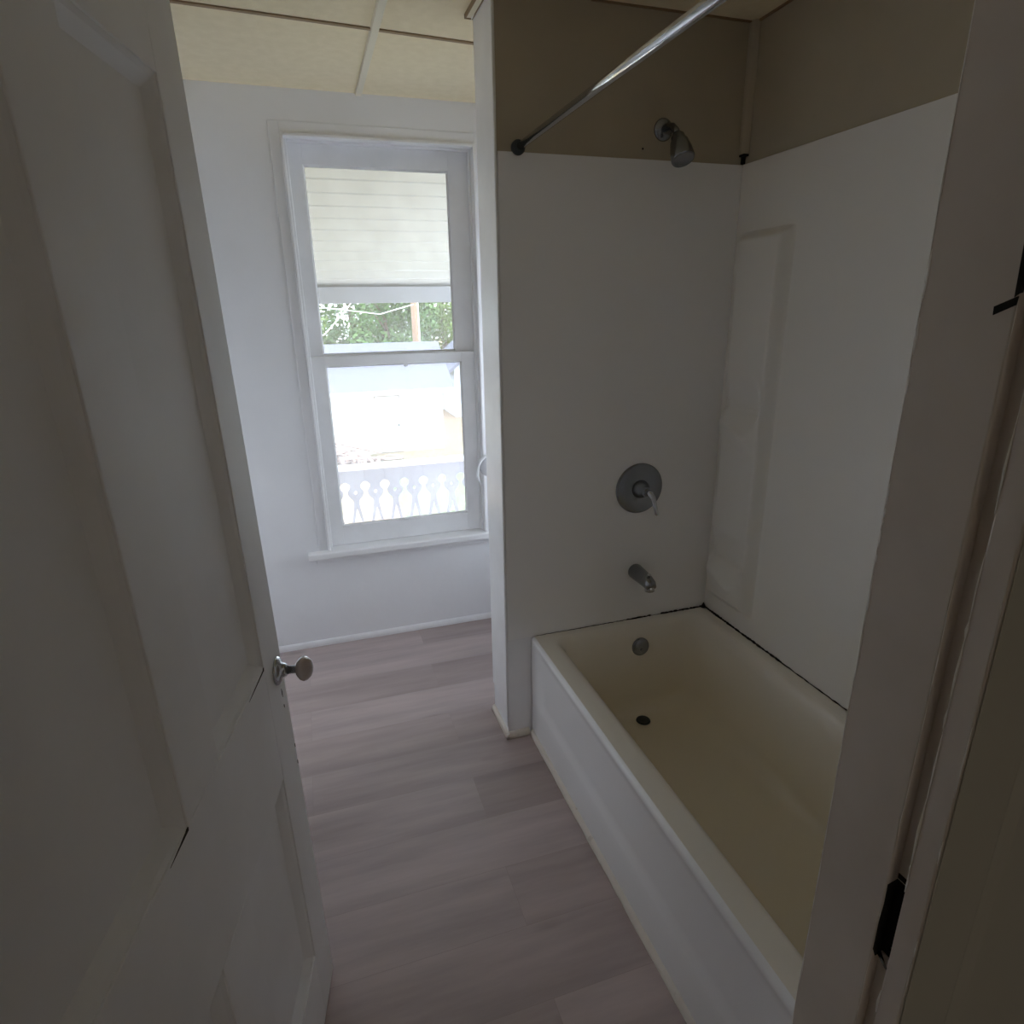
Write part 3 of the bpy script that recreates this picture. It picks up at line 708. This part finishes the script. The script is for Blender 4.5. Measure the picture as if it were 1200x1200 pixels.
# the rest of the house, left of and behind this corner room
M['siding'] = mat('grey_house_siding', (0.42, 0.42, 0.41), 0.7)
bm = B()
box(bm, -9.0, XL - 0.15, YW + 0.10, YW + 0.16, GZ, 3.1); box(bm, -9.0, XR + 0.15, YW, YW + 0.16, GZ, -0.1); box(bm, XL - 0.15, XR + 0.15, YW, YW + 0.16, H, 3.1)
box(bm, 0.86, XR + 0.15, -9.0, YW, GZ, -0.1); box(bm, 0.86, XR + 0.15, -9.0, YH - 0.1, -0.1, 3.1); box(bm, 0.86, XR + 0.15, YH - 0.1, YW, H + 0.12, 3.1)
box(bm, -9.0, -8.9, -9.0, YW, GZ, 3.1); box(bm, -9.0, XR + 0.15, -9.0, -8.9, GZ, 3.1)
obj('wall_outer', bm, M['siding'], kind='structure', label='outer walls of the house', cat='wall')
bm = B(); prism(bm, [(-9.4, 3.05), (YW + 0.35, 3.05), (-4.1, 6.2)], 'X', -9.4, 1.3)
obj('roof', bm, M['shedroof'], kind='structure', label='roof of the house', cat='roof')

# ------------------------------------------------------------------ outside: yard
bm = B(); box(bm, -60, 80, YW + 0.3, 120, GZ - 0.2, GZ)
obj('ground', bm, M['grass'], kind='structure', label='lawn of the back yard', cat='ground')
bm = B(); rg = random.Random(11)
pts = [(-9, 11), (-4, 10.4), (-0.5, 11.2), (0.8, 12.6), (1.4, 14.4), (1.1, 16.2), (1.7, 17.8), (0.9, 19.2), (-1.5, 19.6), (-5, 19.3), (-9, 18.6)]
out = []
for (x0, y0), (x1, y1) in zip(pts, pts[1:] + pts[:1]):
    for k in range(6):
        t = k / 6; out.append((x0 + (x1 - x0) * t + rg.uniform(-.15, .15), y0 + (y1 - y0) * t + rg.uniform(-.15, .15)))
prism(bm, out, 'Z', GZ - 0.05, GZ + 0.012)
M['litter'] = mat('fallen_leaf_litter', (0.30, 0.17, 0.095), 0.9, var=(0.24, 0.19, 0.09), vscale=1.2)
obj('ground_litter', bm, M['litter'], kind='structure', label='bare orange-brown patch of leaf litter on the lawn', cat='ground')
shed = empty('shed', (0.6, 22, GZ), label='long white shed with grey roof facing the window across the yard', cat='shed')
bm = B(); box(bm, -4.5, 4.12, 22, 27, GZ, -1.30)
prism(bm, [(22, -1.30), (27, -1.30), (24.5, 0.30)], 'X', -4.5, 4.12); pobj('wall', bm, M['shedwall'], shed)
bm = B(); prism(bm, [(21.65, -1.20), (24.5, 0.40), (27.35, -1.20), (27.35, -1.28), (24.5, 0.30), (21.65, -1.30)], 'X', -5.0, 4.55); pobj('roof', bm, M['shedroof'], shed)
bm = B(); box(bm, -5.0, 4.56, 21.62, 21.66, -1.36, -1.20); pobj('fascia', bm, M['rail'], shed)
bm = B(); box(bm, 1.535, 2.425, 21.95, 22.0, -3.43, -1.44); dr = pobj('door', bm, M['sheddoor'], shed)
bm = B(); box(bm, 1.47, 2.49, 21.965, 21.99, -3.48, -1.38); pobj('door_gap', bm, M['pole'], shed)
bm = B(); lathe(bm, (2.36, 21.95, -2.55), (0, -1, 0), [(0, 0.03), (0.04, 0.03), (0.05, 0.045), (0.09, 0.04), (0.1, 0)], 12); k_ = obj('door_handle', bm, M['rubber'], dr)
bm = B(); box(bm, 1.44, 1.51, 21.94, 22.0, -3.5, -1.36); box(bm, 2.45, 2.52, 21.94, 22.0, -3.5, -1.36); box(bm, 1.44, 2.52, 21.94, 22.0, -1.42, -1.36); box(bm, 1.44, 2.52, 21.90, 22.0, -3.55, -3.48)
pobj('door_trim', bm, M['rail'], shed)

sh2 = empty('garage', (8.5, 30, GZ), label='pale blue-grey garage partly hidden behind the right end of the white shed', cat='garage')
bm = B(); box(bm, 6.2, 11.5, 29, 34, GZ, -1.2); prism(bm, [(6.2, -1.2), (11.5, -1.2), (8.85, 0.9)], 'Y', 29, 34); pobj('wall', bm, M['bluewall'], sh2)
bm = B(); prism(bm, [(5.8, -1.45), (8.85, 1.0), (11.9, -1.45), (11.9, -1.3), (8.85, 1.15), (5.8, -1.3)], 'Y', 28.7, 34.3); pobj('roof', bm, M['shedroof'], sh2)

pole = empty('utility_pole', (4.25, 28.2, GZ), label='brown wooden utility pole standing behind the shed roof', cat='utility pole')
bm = B(); tube(bm, [(0, 0, 0), (0, 0, 5.5), (0.05, 0, 9.5)], [0.16, 0.14, 0.11], 14); obj('pole', bm, M['pole'], pole)
bm = B(); box(bm, -1.1, 1.1, -0.2, -0.08, 8.6, 8.75); obj('crossarm', bm, M['pole'], pole)
bm = B(); box(bm, 0.16, 0.22, -0.03, 0.03, 0, 8.5); obj('conduit', bm, M['wire'], pole)
for i, (lab, P) in enumerate((('sagging pale wire running level to the utility pole', [(-14, 27.4, 2.15), (-6, 27.4, 1.85), (0.3, 27.4, 1.80), (2.6, 27.4, 1.50), (4.2, 27.9, 1.9)]),
                              ('pale wire slanting down in front of the trees', [(2.1, 30.0, 2.6), (1.0, 27.6, 1.55), (0.1, 26.0, 0.75), (-1.0, 25.0, 0.32)]))):
    bm = B(); tube(bm, P, 0.022, 6); obj('utility_wire', bm, M['wire'], label=lab, cat='wire')

def tree(name, loc, h, w, m, label, seed):
    rnd = random.Random(seed)
    t = empty(name, loc, label=label, cat='tree', group='trees beyond the yard')
    bm = B(); tube(bm, [(0, 0, -0.1), (0.05 * w, 0, h * 0.35), (-0.03 * w, 0.1, h * 0.75)], [0.06 * w + 0.08, 0.045 * w + 0.05, 0.03], 10)
    for k in range(5):
        a = rnd.uniform(0, 2 * PI); tube(bm, [(0.02 * w, 0, h * (0.3 + 0.08 * k)), (math.cos(a) * w * 0.3, math.sin(a) * w * 0.3, h * (0.5 + 0.07 * k))], [0.06, 0.02], 6)
    obj('trunk', bm, M['bark'], t)
    bm = B()
    blobs = [(rnd.gauss(0, 0.26) * w, rnd.gauss(0, 0.22) * w, h * rnd.uniform(0.32, 0.88), w * rnd.uniform(0.20, 0.36)) for _ in range(20)]
    for bx, by, bz, r in blobs:
        for _ in range(330):
            d = Vector((rnd.gauss(0, 1), rnd.gauss(0, 1), rnd.gauss(0, 1))).normalized() * r * rnd.uniform(0.72, 1.02)
            c = Vector((bx, by, bz)) + d; u, v = frame_of(d + Vector((rnd.uniform(-.6, .6), rnd.uniform(-.6, .6), rnd.uniform(-.6, .6))) * r)
            s = rnd.uniform(0.10, 0.20) * (0.6 + w * 0.07)
            a = rnd.uniform(0, PI); uu = u * math.cos(a) + v * math.sin(a); vv = v * math.cos(a) - u * math.sin(a)
            bm.faces.new([bm.verts.new(c + uu * s), bm.verts.new(c + vv * s * 0.55), bm.verts.new(c - uu * s), bm.verts.new(c - vv * s * 0.55)])
    obj('foliage', bm, m, t, fix=False)
tree('leafy_tree', (-3.0, 37, GZ), 8.0, 4.6, M['leaf2'], 'yellow-green tree at the left edge of the window view, beyond the shed', 1)
tree('leafy_tree', (2.2, 41, GZ), 9.0, 5.0, M['leaf'], 'dark green tree behind the middle of the shed roof', 2)
tree('leafy_tree', (3.7, 35, GZ), 7.6, 3.6, M['leaf'], 'green tree just left of the utility pole', 3)
tree('leafy_tree', (9.0, 45, GZ), 9.0, 4.8, M['leaf2'], 'yellow-green tree to the right of the utility pole', 4)
tree('leafy_tree', (16.0, 41, GZ), 9.5, 5.6, M['leaf'], 'tree beyond the pale blue garage', 5)
tree('leafy_tree', (-9.0, 41, GZ), 9.5, 5.4, M['leaf'], 'tree beyond the far left end of the shed', 6)

bm = B(); rnd = random.Random(3)
for i in range(130):
    c = Vector((rnd.gauss(-0.2, 0.75), max(19.9, min(21.1, rnd.gauss(20.6, 0.45))), 0)); hgt = max(0.06, 0.75 - abs(c.x + 0.3) * 0.42)
    c.z = GZ + rnd.uniform(0.02, hgt); a = rnd.uniform(0, PI); e = rnd.uniform(-0.35, 0.35); l = rnd.uniform(0.25, 0.7)
    d = Vector((math.cos(a) * math.cos(e), math.sin(a) * math.cos(e), math.sin(e))) * l
    p0, p1 = c - d, c + d
    p0.z = max(p0.z, GZ + 0.03); p1.z = max(p1.z, GZ + 0.03)
    r = rnd.uniform(0.02, 0.07)
    tube(bm, [p0, (p0 + p1) / 2 + Vector((0, 0, rnd.uniform(-.05, .08))), p1], [r, r * 0.9, r * 0.7], 7)
obj('brush_pile', bm, M['brush'], kind='stuff', label='heap of cut branches and logs on the lawn in front of the shed', cat='brush pile')
bm = B(); tube(bm, [(-0.9, 20.6, GZ + 1.05), (1.55, 21.6, GZ + 0.10)], [0.05, 0.05], 8)
obj('fallen_branch', bm, M['brush'], label='long straight branch sloping off the brush pile towards the shed door', cat='branch')
